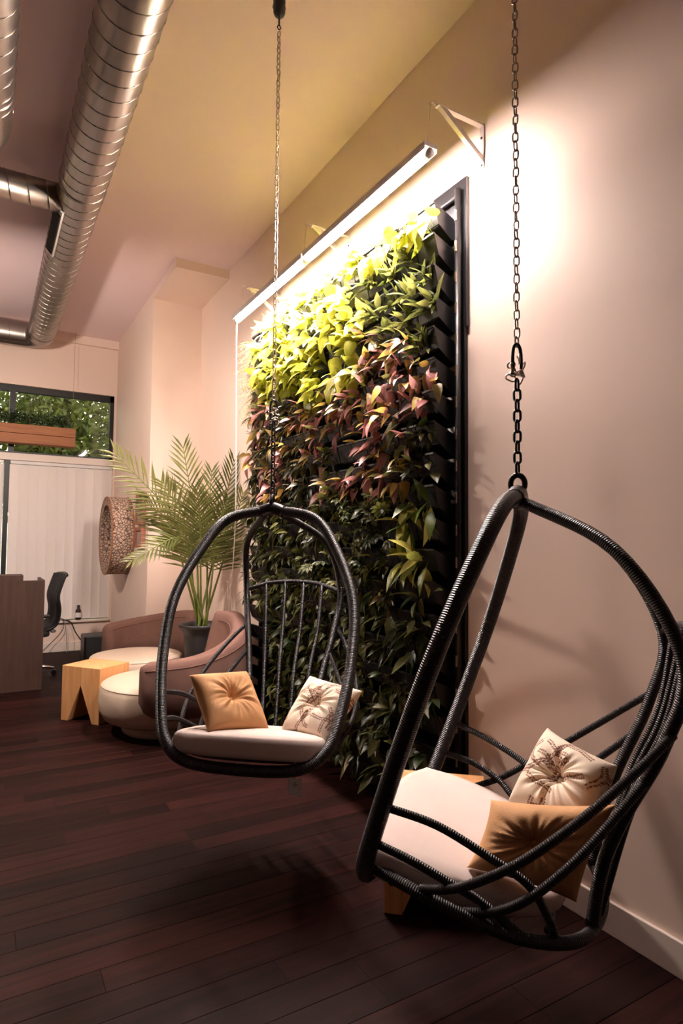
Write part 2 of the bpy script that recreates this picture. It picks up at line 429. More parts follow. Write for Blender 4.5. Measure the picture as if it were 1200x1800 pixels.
d1o = ducto('duct_pipe', [(0, -7.1, 0), (0, -2, 0), (0, 2, 0)]+arc+[(-1.2, 5.75, 0), (-4, 5.75, 0)], DR, d1)
ribs([(0, -4.2, 0), (0, 5.4, 0)], DR, .135, d1)
ribs([(-.3, 5.75, 0), (-3, 5.75, 0)], DR, .135, d1)
for yy in (1.75, 5.4, -1.9): tubeo('coupling_band', [(0, yy, 0), (0, yy+.012, 0), (0, yy+.03, 0)], [DR+.002, DR+.006, DR+.002], 'duct_metal', d1, n=28)
br = ducto('branch_pipe', [(-.1, 2.05, -.02), (-2.6, 2.05, -.02)], .105, d1)
ribs([(-.16, 2.05, -.02), (-2.4, 2.05, -.02)], .105, .13, d1)
# air register on the underside-left of the duct
rg = thing('air_register', 'narrow black air register with pale end strip on the duct side', 'vent', (DX, 5.45, DZ))
ang = math.radians(218)
rx_, rz_ = math.cos(ang)*DR, math.sin(ang)*DR
pl = box('register_plate', (-.045, -.42, -.004), (.045, .42, .018), 'white_metal', rg, loc=(rx_, 0, rz_), rot=(0, PI/2-ang+PI, 0)); pl.rotation_euler = (0, -(ang-PI/2), 0)
g = box('register_grille', (-.037, -.36, .018), (.037, .36, .024), 'black_plastic', pl)
for i in range(24): box('louver', (-.035, -.345+i*.03, .024), (.035, -.337+i*.03, .030), 'dark_frame', g)
d2 = thing('spiral_duct', 'second spiral duct at the left picture edge ending in a rounded elbow', 'duct', (-2.245, 2., DZ))
arc2 = [(-.2+.2*math.cos(a), 2.35+.2*math.sin(a), 0) for a in np.linspace(0, PI/2, 9)]
ducto('duct_pipe', [(0, -6.1, 0), (0, 0, 0)]+arc2+[(-2.5, 2.55, 0)], DR, d2)
ribs([(0, -3.2, 0), (0, 2.2, 0)], DR, .135, d2)
tubeo('coupling_band', [(0, 2.0, 0), (0, 2.012, 0), (0, 2.03, 0)], [DR+.002, DR+.006, DR+.002], 'duct_metal', d2, n=28)

# ------------------------------------------------------------------ grow lights and brackets
XT = -.36; T0, T1, ZT = 2.256, 4.877, 3.382
half = (T1-T0-.02)/2
def growlight(y0, label):
    t = thing('tube_light', label, 'lamp', (XT, y0+half/2, ZT), group='grow light tubes above the plants')
    l = half/2
    hs = MB(); hs.box((-.038, -l, .0225), (.038, l, .045)); hs.box((-.038, -l, .005), (-.035, l, .0225)); hs.box((.035, -l, .005), (.038, l, .0225))
    hs.build('reflector', 'white_metal', t)
    tb = MB().tube([(0, -l+.03, -.002), (0, l-.03, -.002)], .0215, 12)
    tb.build('tube', 'tube_light', t, smooth=True)
    for s in (-1, 1): MB().tube([(0, s*(l-.03), -.002), (0, s*l, -.002)], .023, 12).build('end_cap', 'white_metal', t, smooth=True)
    return t
growlight(T0, 'glowing white tube light hung over the planter wall, end nearest the bracket')
growlight(T0+half+.02, 'glowing white tube light hung over the planter wall, end nearest the palm')
def bracket(yy, label):
    zt = 3.655; L_ = .30
    t = thing('wall_bracket', label, 'bracket', (0, yy, zt-.23), group='wall brackets holding the tube lights')
    box('wall_plate', (-.006, -.015, 0), (0, .015, .235), 'bracket_metal', t)
    box('top_arm', (-L_, -.015, .225), (0, .015, .231), 'bracket_metal', t)
    d = MB(); d.add([(-L_+.01, -.012, .227), (-L_+.01, .012, .227), (-.004, -.012, .03), (-.004, .012, .03), (-L_+.055, -.012, .227), (-L_+.055, .012, .227), (-.004, -.012, .06), (-.004, .012, .06)],
        [(0, 1, 3, 2), (4, 6, 7, 5), (0, 2, 6, 4), (1, 5, 7, 3), (0, 4, 5, 1), (2, 3, 7, 6)]); d.build('brace', 'bracket_metal', t)
    for z in (.02, .165): tubeo('screw', [(-.006, 0, z), (-.011, 0, z)], .006, 'dark_frame', t)
    tubeo('hook', [(-L_, 0, .228), (-L_-.03, 0, .24), (-L_-.045, 0, .225), (-L_-.035, 0, .21)], .0025, 'steel', t)
    tubeo('hanging_wire', [(-L_-.04, 0, .212), (XT, 0, ZT+.045-(zt-.23))], .0016, 'steel', t, n=5)
bracket(2.285, 'pale steel wall bracket right of the planter wall carrying the light')
bracket(3.62, 'steel wall bracket half hidden in the glare at the light tubes\' middle')
bracket(4.80, 'steel wall bracket above the far end of the tube light')
pw = at(410, 1075, 0, -.02)
cb = tubeo('power_cable', cr([(XT, T1-.005, ZT-.01), (XT+.005, T1+.01, ZT-.15), (XT+.02, T1+.03, 2.6), (XT+.1, T1+.22, 1.7), (pw[0]-.02, pw[1], pw[2]+.25), (pw[0], pw[1]+.02, .45)], 6), .0045, 'cable_white', n=6)
tag(cb, 'thin white power cable hanging from the tube light beside the palm', 'cable')
plg = thing('wall_outlet', 'small white wall outlet behind the palm pot', 'outlet', (0, pw[1]+.02, .38))
box('cover_plate', (-.008, -.035, 0), (0, .035, .115), 'white_metal', plg, bevel=.002); box('plug', (-.03, -.014, .055), (-.008, .014, .085), 'cable_white', plg)

# unseen lamp, added left of view to light the desk corner and far wall
t = thing('added_spotlight', 'unseen black dome spotlight on a ceiling rod, added to light the desk corner', 'lamp', (-2.75, 5.3, 3.02))
sh_ = MB().lathe([(.30, .040), (.28, .09), (.20, .17), (.08, .205), (.02, .21), (.02, .207), (.08, .20), (.197, .166), (.277, .088), (.297, .040), (.30, .040)], 44).build('shade', 'black_metal', t, rot=(math.radians(32), 0, 0), smooth=True)
MB().lathe([(.001, -.10), (.05, -.087), (.087, -.05), (.10, 0), (.087, .05), (.05, .087), (.018, .1)], 28).build('bulb', 'added_spot_glow', sh_, smooth=True)
MB().lathe([(.018, .09), (.018, .20)], 16).build('bulb_socket', 'black_plastic', sh_)
tubeo('rod', [(0, -.085, .19), (0, -.085, H-3.02)], .009, 'black_metal', t); MB().lathe([(.05, H-3.05), (.05, H-3.02)], 20, (0, -.085, 0)).build('ceiling_rose', 'black_plastic', t)

# ------------------------------------------------------------------ living wall
Y0, Y1, PXO = 2.47, 5.0, -.17
NR, NC = 19, 15; RP = .166; CPW = (Y1-Y0)/NC; ZTOP = 3.30
lw = thing('living_wall', 'tall black planter wall of stacked pockets full of foliage', 'planter wall', (0, (Y0+Y1)/2, .12)); yc = (Y0+Y1)/2
bk = MB(); bk.box((-.022, 2.385-yc, 2.52), (-.002, Y1+.02-yc, 3.44-.12)); bk.box((-.022, 2.40-yc, -.115), (-.002, Y1+.02-yc, 2.52)); bk.build('backing_sheet', 'black_sheet', lw)
for yy in (2.425, 3.7, Y1+.01): tubeo('frame_post', [(-.045, yy-yc, 0), (-.045, yy-yc, 3.26)], .017, 'black_metal', lw, n=10)
for z in (.1, 1.6, 3.22): tubeo('frame_rail', [(-.045, 2.425-yc, z), (-.045, Y1+.01-yc, z)], .012, 'black_metal', lw)
for i in range(NR): box('clip', (-.066, 2.417-yc, ZTOP-.12-.06-RP*i-.035), (-.060, 2.427-yc, ZTOP-.12-.06-RP*i+.02), 'steel', lw)
# pocket: open wedge that leans out of the wall
pk = MB(); hw = CPW/2-.003; th = .003
side = [(-.03, .0), (-.045, .06), (-.165, .165), (-.15, .125), (-.12, .02), (-.06, -.03)]
for s in (-1, 1):
    pts = [(-.028, s*hw, .07), (-.165, s*hw, .13), (-.135, s*hw, .02), (-.05, s*hw, -.045), (-.028, s*hw, -.045)]
    pts2 = [(p[0], p[1]-s*th, p[2]) for p in pts]; n = 5
    pk.add(pts+pts2, [tuple(range(5)), tuple(range(9, 4, -1))]+[(i, (i+1) % 5, 5+(i+1) % 5, 5+i) for i in range(5)])
pk.add([(-.165, -hw, .13), (-.165, hw, .13), (-.135, -hw, .02), (-.135, hw, .02), (-.05, -hw, -.045), (-.05, hw, -.045), (-.028, -hw, -.045), (-.028, hw, -.045)],
       [(0, 1, 3, 2), (2, 3, 5, 4), (4, 5, 7, 6)])
pk.box((-.13, -hw+.004, .015), (-.03, hw-.004, .05))
pk.box((-.172, -hw, .122), (-.16, hw, .132))
pkm = pk.me('pocket', 'black_plastic')
pockets = []
for r in range(NR):
    for c in range(NC):
        yy = Y0+CPW*(c+.5); zz = ZTOP-.13-RP*r
        ob('pocket', pkm, lw, (0, yy-yc, zz-.12)); pockets.append((r, c, yy, zz))

# leaves: base at origin, length along +y, face +z
def leafmesh(name, outline, mat, fold=.12, curl=.25, two=False):
    """outline: (t, half width); unit length"""
    V = []; F = []
    for t, wd in outline:
        z = -curl*t*t
        V += [(-wd, t, z+fold*wd*2), (0, t, z), (wd, t, z+fold*wd*2)]
    for i in range(len(outline)-1):
        a = i*3; F += [(a, a+1, a+4, a+3), (a+1, a+2, a+5, a+4)]
    return mesh(name, V, F, mat, True)
HEART = [(-.06, .02), (-.08, .14), (.05, .30), (.25, .36), (.5, .29), (.75, .15), (1, .004)]
ARROW = [(-.16, .16), (-.05, .28), (.1, .27), (.35, .25), (.65, .15), (1, .004)]
STRAP = [(0, .03), (.2, .075), (.45, .10), (.7, .085), (.9, .035), (1, .003)]
LANCE = [(0, .015), (.15, .10), (.4, .17), (.65, .14), (.85, .06), (1, .003)]
OVATE = [(0, .02), (.12, .17), (.35, .27), (.6, .24), (.82, .12), (1, .004)]
def palmate(name, mat, k=7):
    V = []; F = []
    for i in range(k):
        a = -2.0+4.0*i/(k-1); l = .55*(1-.25*abs(a)/2); ca, sa = math.cos(a), math.sin(a); n = len(V)
        for t, wd in [(0, .01), (.35, .09), (.65, .10), (1, .003)]:
            for s in (-1, 0, 1): x, yv = s*wd, t*l; V.append((x*ca+yv*sa, .35-x*sa+yv*ca, -.3*t*t*l+(.03 if s else 0)))
        for j in range(3):
            q = n+j*3; F += [(q, q+1, q+4, q+3), (q+1, q+2, q+5, q+4)]
    return mesh(name, V, F, mat, True)
LM = dict(
    neon=[leafmesh('leaf', HEART, 'leaf_neon', .14, .3), leafmesh('leaf', HEART, 'leaf_neon', .05, .5)],
    pale=[leafmesh('leaf', HEART, 'leaf_pale', .14, .3), leafmesh('leaf', OVATE, 'leaf_pale', .1, .3)],
    strap=[leafmesh('leaf', STRAP, 'leaf_strap', .2, .35), leafmesh('leaf', LANCE, 'leaf_strap', .2, .25)],
    pink=[leafmesh('leaf', ARROW, 'leaf_pink', .15, .3), leafmesh('leaf', ARROW, 'leaf_pink', .1, .45), leafmesh('leaf', ARROW, 'leaf_olive', .12, .3), leafmesh('leaf', ARROW, 'leaf_pink', .05, .2), leafmesh('leaf', ARROW, 'leaf_orange', .12, .3), leafmesh('leaf', ARROW, 'leaf_olive', .12, .3)],
    dark=[leafmesh('leaf', STRAP, 'leaf_dark', .2, .4), leafmesh('leaf', LANCE, 'leaf_dark', .15, .4), leafmesh('leaf', STRAP, 'leaf_olive', .2, .4)],
    gold=[leafmesh('leaf', LANCE, 'leaf_gold', .14, .3), leafmesh('leaf', LANCE, 'leaf_gold', .1, .5)],
    green=[leafmesh('leaf', OVATE, 'leaf_green', .12, .3), leafmesh('leaf', HEART, 'leaf_green', .1, .3), leafmesh('leaf', LANCE, 'leaf_green', .1, .4)],
    calathea=[leafmesh('leaf', OVATE, 'leaf_calathea', .12, .35), leafmesh('leaf', LANCE, 'leaf_calathea', .12, .35)],
    umbrella=[palmate('leaf', 'leaf_green')],
)
# species: leaf count, size range, elevation of leaf directions (deg), reach, label words, stem material
SP = dict(
    neon=(12, (.085, .125), (-50, 55), .12, 'neon yellow-green pothos', 'stem_green'),
    pale=(16, (.085, .12), (0, 80), .10, 'pale yellow pothos', 'stem_green'),
    strap=(15, (.09, .145), (-20, 75), .02, 'green rosette of narrow glossy leaves', 'stem_green'),
    pink=(13, (.07, .10), (-55, 45), .13, 'pink and olive arrowhead plant', 'stem_brown'),
    dark=(16, (.09, .14), (-40, 40), .05, 'dark narrow-leaved plant', 'stem_brown'),
    gold=(9, (.13, .19), (-60, 50), .05, 'yellow speckled lance-leaved plant', 'stem_green'),
    green=(15, (.055, .085), (-65, 40), .11, 'dim green trailing plant', 'stem_brown'),
    calathea=(10, (.09, .14), (-50, 50), .07, 'dim patterned broad-leaved plant', 'stem_brown'),
    umbrella=(9, (.10, .14), (-30, 55), .13, 'small umbrella-leaved plant', 'stem_green'),
)
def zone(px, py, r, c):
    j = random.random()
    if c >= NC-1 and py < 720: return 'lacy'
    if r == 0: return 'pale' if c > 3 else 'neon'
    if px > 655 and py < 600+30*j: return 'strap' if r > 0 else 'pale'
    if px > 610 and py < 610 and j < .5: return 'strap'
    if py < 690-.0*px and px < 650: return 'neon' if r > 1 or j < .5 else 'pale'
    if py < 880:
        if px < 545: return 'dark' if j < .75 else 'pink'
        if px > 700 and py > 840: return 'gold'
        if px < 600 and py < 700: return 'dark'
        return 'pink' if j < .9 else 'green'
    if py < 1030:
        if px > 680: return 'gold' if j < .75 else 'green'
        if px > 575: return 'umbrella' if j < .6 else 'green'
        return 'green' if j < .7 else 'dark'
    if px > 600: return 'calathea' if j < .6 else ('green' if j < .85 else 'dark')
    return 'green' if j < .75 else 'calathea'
ORD = ['top', 'second', 'third', 'fourth', 'fifth', 'sixth', 'seventh', 'eighth', 'ninth', 'tenth', 'eleventh', 'twelfth', 'thirteenth', 'fourteenth', 'fifteenth', 'sixteenth', 'seventeenth', 'eighteenth', 'nineteenth']
GR = dict(neon='neon pothos in the planter wall', pale='pale pothos in the planter wall', strap='strap-leaved rosettes in the planter wall', pink='arrowhead plants in the planter wall', dark='dark plants in the planter wall',
          gold='speckled plants in the planter wall', green='green trailing plants in the planter wall', calathea='patterned plants in the planter wall', umbrella='umbrella plants in the planter wall', lacy='lacy plants in the planter wall')
def frame(d, up):
    d = Vector(d).normalized(); up = Vector(up); x = d.cross(up)
    if x.length < 1e-4: x = Vector((1, 0, 0))
    x.normalize(); z = x.cross(d); m_ = Matrix((x, d, z)).transposed(); return m_
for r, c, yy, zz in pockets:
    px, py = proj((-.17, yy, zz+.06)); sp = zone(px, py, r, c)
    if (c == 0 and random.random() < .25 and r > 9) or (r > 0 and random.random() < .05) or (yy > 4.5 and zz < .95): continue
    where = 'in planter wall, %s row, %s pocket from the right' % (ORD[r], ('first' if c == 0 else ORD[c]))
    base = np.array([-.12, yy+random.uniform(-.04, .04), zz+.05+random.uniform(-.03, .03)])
    if sp == 'lacy':
        lab = 'airy fine-leaved plant at the %s row, left edge of planter wall' % ORD[r]
        t = thing('lacy_plant', lab, 'plant', base, group=GR['lacy']); mb = MB()
        for k in range(26):
            d = np.array([-random.uniform(.2, 1.), random.uniform(-.3, 1.2), random.uniform(-.6, .5)]); d /= np.linalg.norm(d); L_ = random.uniform(.12, .24)
            P = [d*L_*s+np.array([0, 0, -.10*s*s]) for s in (0, .35, .7, 1.)]
            mb.tube(P, .0011, 3, caps=False)
            for q in range(9):
                s = .3+.7*q/8; p = d*L_*s+np.array([0, 0, -.10*s*s]); e = rng.normal(size=3); e /= np.linalg.norm(e); f_ = np.cross(e, d); ll = random.uniform(.016, .032)
                mb.add([p, p+e*ll*.5+f_*ll*.2, p+e*ll, p+e*ll*.5-f_*ll*.2], [(0, 1, 2, 3)])
        fo = mb.build('foliage', 'leaf_lacy', t); fo['kind'] = 'stuff'; continue
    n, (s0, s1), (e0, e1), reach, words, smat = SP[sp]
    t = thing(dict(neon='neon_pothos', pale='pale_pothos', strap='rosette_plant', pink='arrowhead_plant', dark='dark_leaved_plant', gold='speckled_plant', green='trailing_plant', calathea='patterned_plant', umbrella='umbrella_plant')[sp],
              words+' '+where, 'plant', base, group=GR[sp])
    st = MB()
    for k in range(n):
        el = math.radians(random.uniform(e0, e1)); az = random.uniform(-1.15, 1.15)
        d = np.array([-math.cos(el)*math.cos(az), math.cos(el)*math.sin(az), math.sin(el)])
        rc = reach*random.uniform(.35, 1.)
        p = d*rc+np.array([-.02, random.uniform(-.05, .05), random.uniform(-.02, .02)])
        if sp not in ('strap', 'dark'): st.tube([(0, p[1]*.3, -.02), p*.55+np.array([0, 0, .012]), p], .0014, 3, caps=False)
        el2 = el-math.radians(random.uniform(-15, 65)) if sp not in ('strap',) else el
        d2 = np.array([-math.cos(el2)*math.cos(az), math.cos(el2)*math.sin(az), math.sin(el2)])
        upv = np.array([-.55*math.sin(el2) if False else random.uniform(-.7, .2), random.uniform(-.8, .8), 1.])
        Mx = frame(d2, upv)
        sc = random.uniform(s0, s1)
        lf = bpy.data.objects.new('leaf', random.choice(LM[sp])); COL.objects.link(lf); lf.parent = t
        Mx = Mx.to_4x4(); Mx.translation = Vector(p); lf.matrix_basis = Mx @ Matrix.Scale(sc, 4)
    if sp not in ('strap', 'dark'): st.build('stems', smat, t)

# ------------------------------------------------------------------ hanging chairs
QQ = dict(yf=.399, zf=1.115, w=[.217, .336, .436, .447, .415, .366])
SS = [.04, .17, .38, .6, .8, .93]
def hp(x, s): return (x, -QQ['yf']*s, -QQ['zf']*s)
def hoop_pts():
    rt = [hp(a, s) for a, s in zip(QQ['w'], SS)]+[hp(.25, 1.0)]
    lf = [(-a, b, c) for a, b, c in rt[::-1]]
    return cr([hp(0, 0)]+rt+[hp(0, 1.015)]+lf+[hp(0, 0)], 8)[:-1]
def hside(s, sg):
    x = np.interp(s, [0]+SS+[1.0], [0]+QQ['w']+[.25]); return hp(sg*x, s)
CHAIRS = {}
def hanging_chair(key, X, Y, Z, a, label):
    t = thing('hanging_chair', label, 'chair', (X, Y, Z), a, group='hanging egg chairs')
    CHAIRS[key] = t
    tubeo('hoop', hoop_pts(), .0255, 'rattan', t, n=12, closed=True)
    PP = [(0.03, .0, -.01), (.221, .274, -.165), (.272, .423, -.432), (.245, .38, -.65), (.205, .29, -.85), (.185, .235, -1.0), (.17, .205, -1.17)]
    for sg in (-1, 1): tubeo('back_post', cr([(sg*x, y_, z_) for x, y_, z_ in PP], 7), .0175, 'rattan', t, n=10)
    tubeo('back_arch', cr([(-.272, .423, -.432), (-.14, .455, -.395), (0, .465, -.385), (.14, .455, -.395), (.272, .423, -.432)], 6), .0125, 'rattan', t)
    for i in range(4):
        u = -.6+.4*i
        tubeo('back_slat', cr([(u*.272, .42+.043*(1-u*u), -.43+.043*(1-u*u)), (u*.25, .40, -.65), (u*.21, .31, -.86), (u*.18, .225, -1.17)], 6), .0105, 'rattan', t)
    # seat ring and its slats
    ring = [(.33, -.36, -1.06), (.375, -.217, -1.075), (.36, -.10, -1.115), (.33, .05, -1.155), (.23, .185, -1.175), (0, .235, -1.18)]
    ring = ring+[(-x, y_, z_) for x, y_, z_ in ring[-2::-1]]
    rp = cr(ring, 6); tubeo('seat_ring', rp, .0165, 'rattan', t, n=10)
    for y_ in (-.3, -.2, -.1, 0, .1):
        z_ = -1.112-.17*(y_+.35); hw_ = np.interp(y_, [-.36, -.217, -.1, .05, .18], [.33, .372, .352, .315, .22])
        tubeo('seat_slat', cr([(-hw_, y_, z_+.04), (-hw_*.6, y_, z_), (hw_*.6, y_, z_), (hw_, y_, z_+.04)], 4), .0095, 'rattan', t)
    for sg in (-1, 1):
        A = [hside(.76, sg), (sg*.39, -.166, -.885), (sg*.375, -.037, -.945), (sg*.345, .06, -1.01), (sg*.31, .105, -1.10), (sg*.285, .12, -1.163)]
        B = [hside(.86, sg), (sg*.40, -.225, -.985), (sg*.385, -.123, -1.03), (sg*.35, -.06, -1.075), (sg*.325, .04, -1.15)]
        Cc = [(sg*.255, .40, -.62), (sg*.315, .324, -.69), (sg*.385, .20, -.80), (sg*.425, .07, -.905), (sg*.425, -.03, -.975), (sg*.405, -.12, -1.03), (sg*.375, -.21, -1.065)]
        D = [(sg*.228, .34, -.75), (sg*.285, .26, -.84), (sg*.34, .17, -.935), (sg*.36, .07, -1.03), (sg*.355, -.02, -1.09), (sg*.352, -.1, -1.11)]
        for P in (A, B, Cc, D): tubeo('side_rail', cr(P, 6), .0115, 'rattan', t)
    # hanging eye on top of the hoop
    ey = tubeo('hanging_eye', [(0, .022*math.cos(q), .040+.028*math.sin(q)) for q in np.linspace(0, 2*PI, 20)[:-1]], .009, 'black_metal', t, n=8, closed=True)
    tubeo('eye_sleeve', cr([(-.06, -.004, -.012), (0, 0, .006), (.06, -.004, -.012)], 5), .031, 'black_metal', t, n=12)
    return t
CL = dict(X=-.913, Y=2.817, Z=1.666, a=-.705); CR_ = dict(X=-.696, Y=1.393, Z=1.653, a=-2.496)
chL = hanging_chair('L', **CL, label='black wrapped hanging egg chair in front of the planter wall')
chR = hanging_chair('R', **CR_, label='black wrapped hanging egg chair seen side-on in the right foreground')
def loc2w(k, p):
    c = CL if k == 'L' else CR_; ca, sa = math.cos(c['a']), math.sin(c['a'])
    return np.array([c['X']+p[0]*ca-p[1]*sa, c['Y']+p[0]*sa+p[1]*ca, c['Z']+p[2]])
# paper tag under the left chair
tg = at(519, 1368, 1, CL['Y']-.36)
tl = np.array([tg[0], tg[1], tg[2]])
o = MB().box((-.031, -.0006, -.072), (.031, .0006, 0)).build('paper_tag', 'paper', chL)
R3 = Matrix.Rotation(-CL['a']-.5, 3, 'Z')
lw_ = tl-np.array([CL['X'], CL['Y'], CL['Z']]); ca, sa = math.cos(CL['a']), math.sin(CL['a'])
o.location = (lw_[0]*ca+lw_[1]*sa, -lw_[0]*sa+lw_[1]*ca, lw_[2]); o.rotation_euler = (0, .06, -CL['a']-.8); o['label'] = 'small white paper tag with faint print'
for (x0, x1, z) in ((-.012, .014, -.027), (-.004, .004, -.020), (-.006, .006, -.034)): box('print_line', (x0, -.0012, z-.0015), (x1, -.0006, z+.0015), 'ink', o)
tubeo('tag_string', [(0, 0, -.003), (.0, .0, .06)], .0012, 'paper', o, n=4)

# chains
def link_mesh(name, L_, W, r, mat):
    P = []
    for q in np.linspace(0, PI, 7): P.append((W*math.cos(q), 0, L_/2+W*math.sin(q)))
    for q in np.linspace(PI, 2*PI, 7): P.append((W*math.cos(q), 0, -L_/2+W*math.sin(q)))
    return MB().tube(P, r, 6, closed=True).me(name, mat, True)
LKA = link_mesh('chain_link', .016, .0085, .0028, 'steel'); LKB = link_mesh('chain_link', .017, .0105, .0042, 'black_metal')
def chain(c, zk, label, label2, ztop):
    t = thing('hanging_chain', label, 'chain', (c['X'], c['Y'], zk), group='steel hanging chains')
    p = .0295; k = 0; z = .075
    while zk+z < ztop:
        ob('chain_link', LKA, t, (random.uniform(-.001, .001), 0, z), (0, random.uniform(-.05, .05), .35+(PI/2 if k % 2 else 0)+random.uniform(-.2, .2))); z += p; k += 1
    # shackle and the knot of spare links wrapped round it
    P = [(.017, 0, -.03), (.019, 0, .02), (.014, 0, .055), (0, 0, .068), (-.014, 0, .055), (-.019, 0, .02), (-.017, 0, -.03)]
    tubeo('shackle', cr(P, 4), .0055, 'black_metal', t); tubeo('shackle_pin', [(-.028, 0, -.03), (.028, 0, -.03)], .006, 'chrome', t)
    for i in range(9):
        a = i*2.4; ob('knot_link', LKA, t, (.02*math.cos(a), .02*math.sin(a), -.03+.009*i-.02), (random.uniform(0, 3), random.uniform(0, 3), random.uniform(0, 3)))
    t2 = thing('chair_chain', label2, 'chain', (c['X'], c['Y'], c['Z']+.06), group='black chair chains')
    z = .03; k = 0; p = .0335
    while c['Z']+.06+z < zk-.035:
        ob('chain_link', LKB, t2, (0, 0, z), (0, random.uniform(-.05, .05), .35+(PI/2 if k % 2 else 0))); z += p; k += 1
chain(CL, 2.15, 'thin steel chain from the ceiling hook holding the farther egg chair', 'short black chain above the egg chair by the planter wall', 4.16)
chain(CR_, 2.075, 'thin steel chain against the wall holding the nearer egg chair', 'short black chain above the side-on egg chair', 4.16)
for c, wd in ((CL, 'black ceiling hanger with claws at the top of the farther chain'), (CR_, 'black ceiling hanger above the nearer chain')):
    t = thing('ceiling_hanger', wd, 'hanger', (c['X'], c['Y'], H), group='ceiling hangers')
    MB().lathe([(.001, -.135), (.024, -.13), (.031, -.115), (.032, -.05), (.026, -.03), (.014, 0)], 16).build('housing', 'black_plastic', t, smooth=True)
    MB().lathe([(.045, 0), (.045, -.008), (.001, -.010)], 20).build('ceiling_plate', 'black_metal', t)
    for q in range(4):
        a = q*PI/2+.4; tubeo('claw', [(.024*math.cos(a), .024*math.sin(a), -.03), (.041*math.cos(a), .041*math.sin(a), -.05), (.043*math.cos(a), .043*math.sin(a), -.066)], .005, 'black_plastic', t, n=6)
    tubeo('eye_rod', [(0, 0, -.13), (0, 0, -.185)], .0045, 'black_metal', t)
    tubeo('rod_eye', [(.009*math.cos(q), 0, -.195+.011*math.sin(q)) for q in np.linspace(0, 2*PI, 14)[:-1]], .003, 'black_metal', t, closed=True, n=6)

# ------------------------------------------------------------------ seat cushions
def pad(outline, zf, th, mat, name, taper=False):
    """outline: closed list of (x, y); zf(x,y) top height"""
    P = cr(list(outline)+[outline[0]], 8)[:-1]; cx, cyy = P.mean(0); V = []; F = []; k = len(P)
    prof = [(.55, 0), (.93, 0), (.985, .008), (1., .022), (1., th-.032), (.985, th-.013), (.955, th-.003), (.85, th+.006), (.5, th+.014), (.2, th+.015)]
    for s, dz in prof:
        for x, yv in P:
            X_, Y_ = cx+(x-cx)*s, cyy+(yv-cyy)*s; zt_ = zf(X_, Y_); k_ = dz/th; tt = th*(1-.8*max(0, Y_+.40)) if taper else th; V.append((X_, Y_, zt_-tt+tt*min(k_, 1)+max(0, dz-th)+.0025*math.sin(23*X_+5)*math.cos(19*Y_)*(s < .99)))
    for i in range(len(prof)-1):
        for j in range(k): F.append((i*k+j, i*k+(j+1) % k, (i+1)*k+(j+1) % k, (i+1)*k+j))
    F.append(tuple(range(k))[::-1]); F.append(tuple((len(prof)-1)*k+j for j in range(k)))
    return mesh(name, V, F, mat, True)
OUT = [(-.32, -.385), (-.15, -.43), (.15, -.43), (.32, -.385), (.342, -.27), (.32, -.12), (.265, .03), (.14, .13), (-.14, .13), (-.265, .03), (-.32, -.12), (-.342, -.27)]
cz = lambda x, yv: -.985-.225*(yv+.40)
pm = pad(OUT, cz, .10, 'cream_fabric', 'seat_cushion', True)
for k, c, lab in (('L', CL, 'off-white seat cushion of the egg chair by the planter wall'), ('R', CR_, 'off-white seat cushion of the side-on foreground egg chair')):
    o = ob('seat_cushion', pm, None, (c['X'], c['Y'], c['Z']), (0, 0, c['a'])); tag(o, lab, 'cushion', 'egg chair seat cushions')

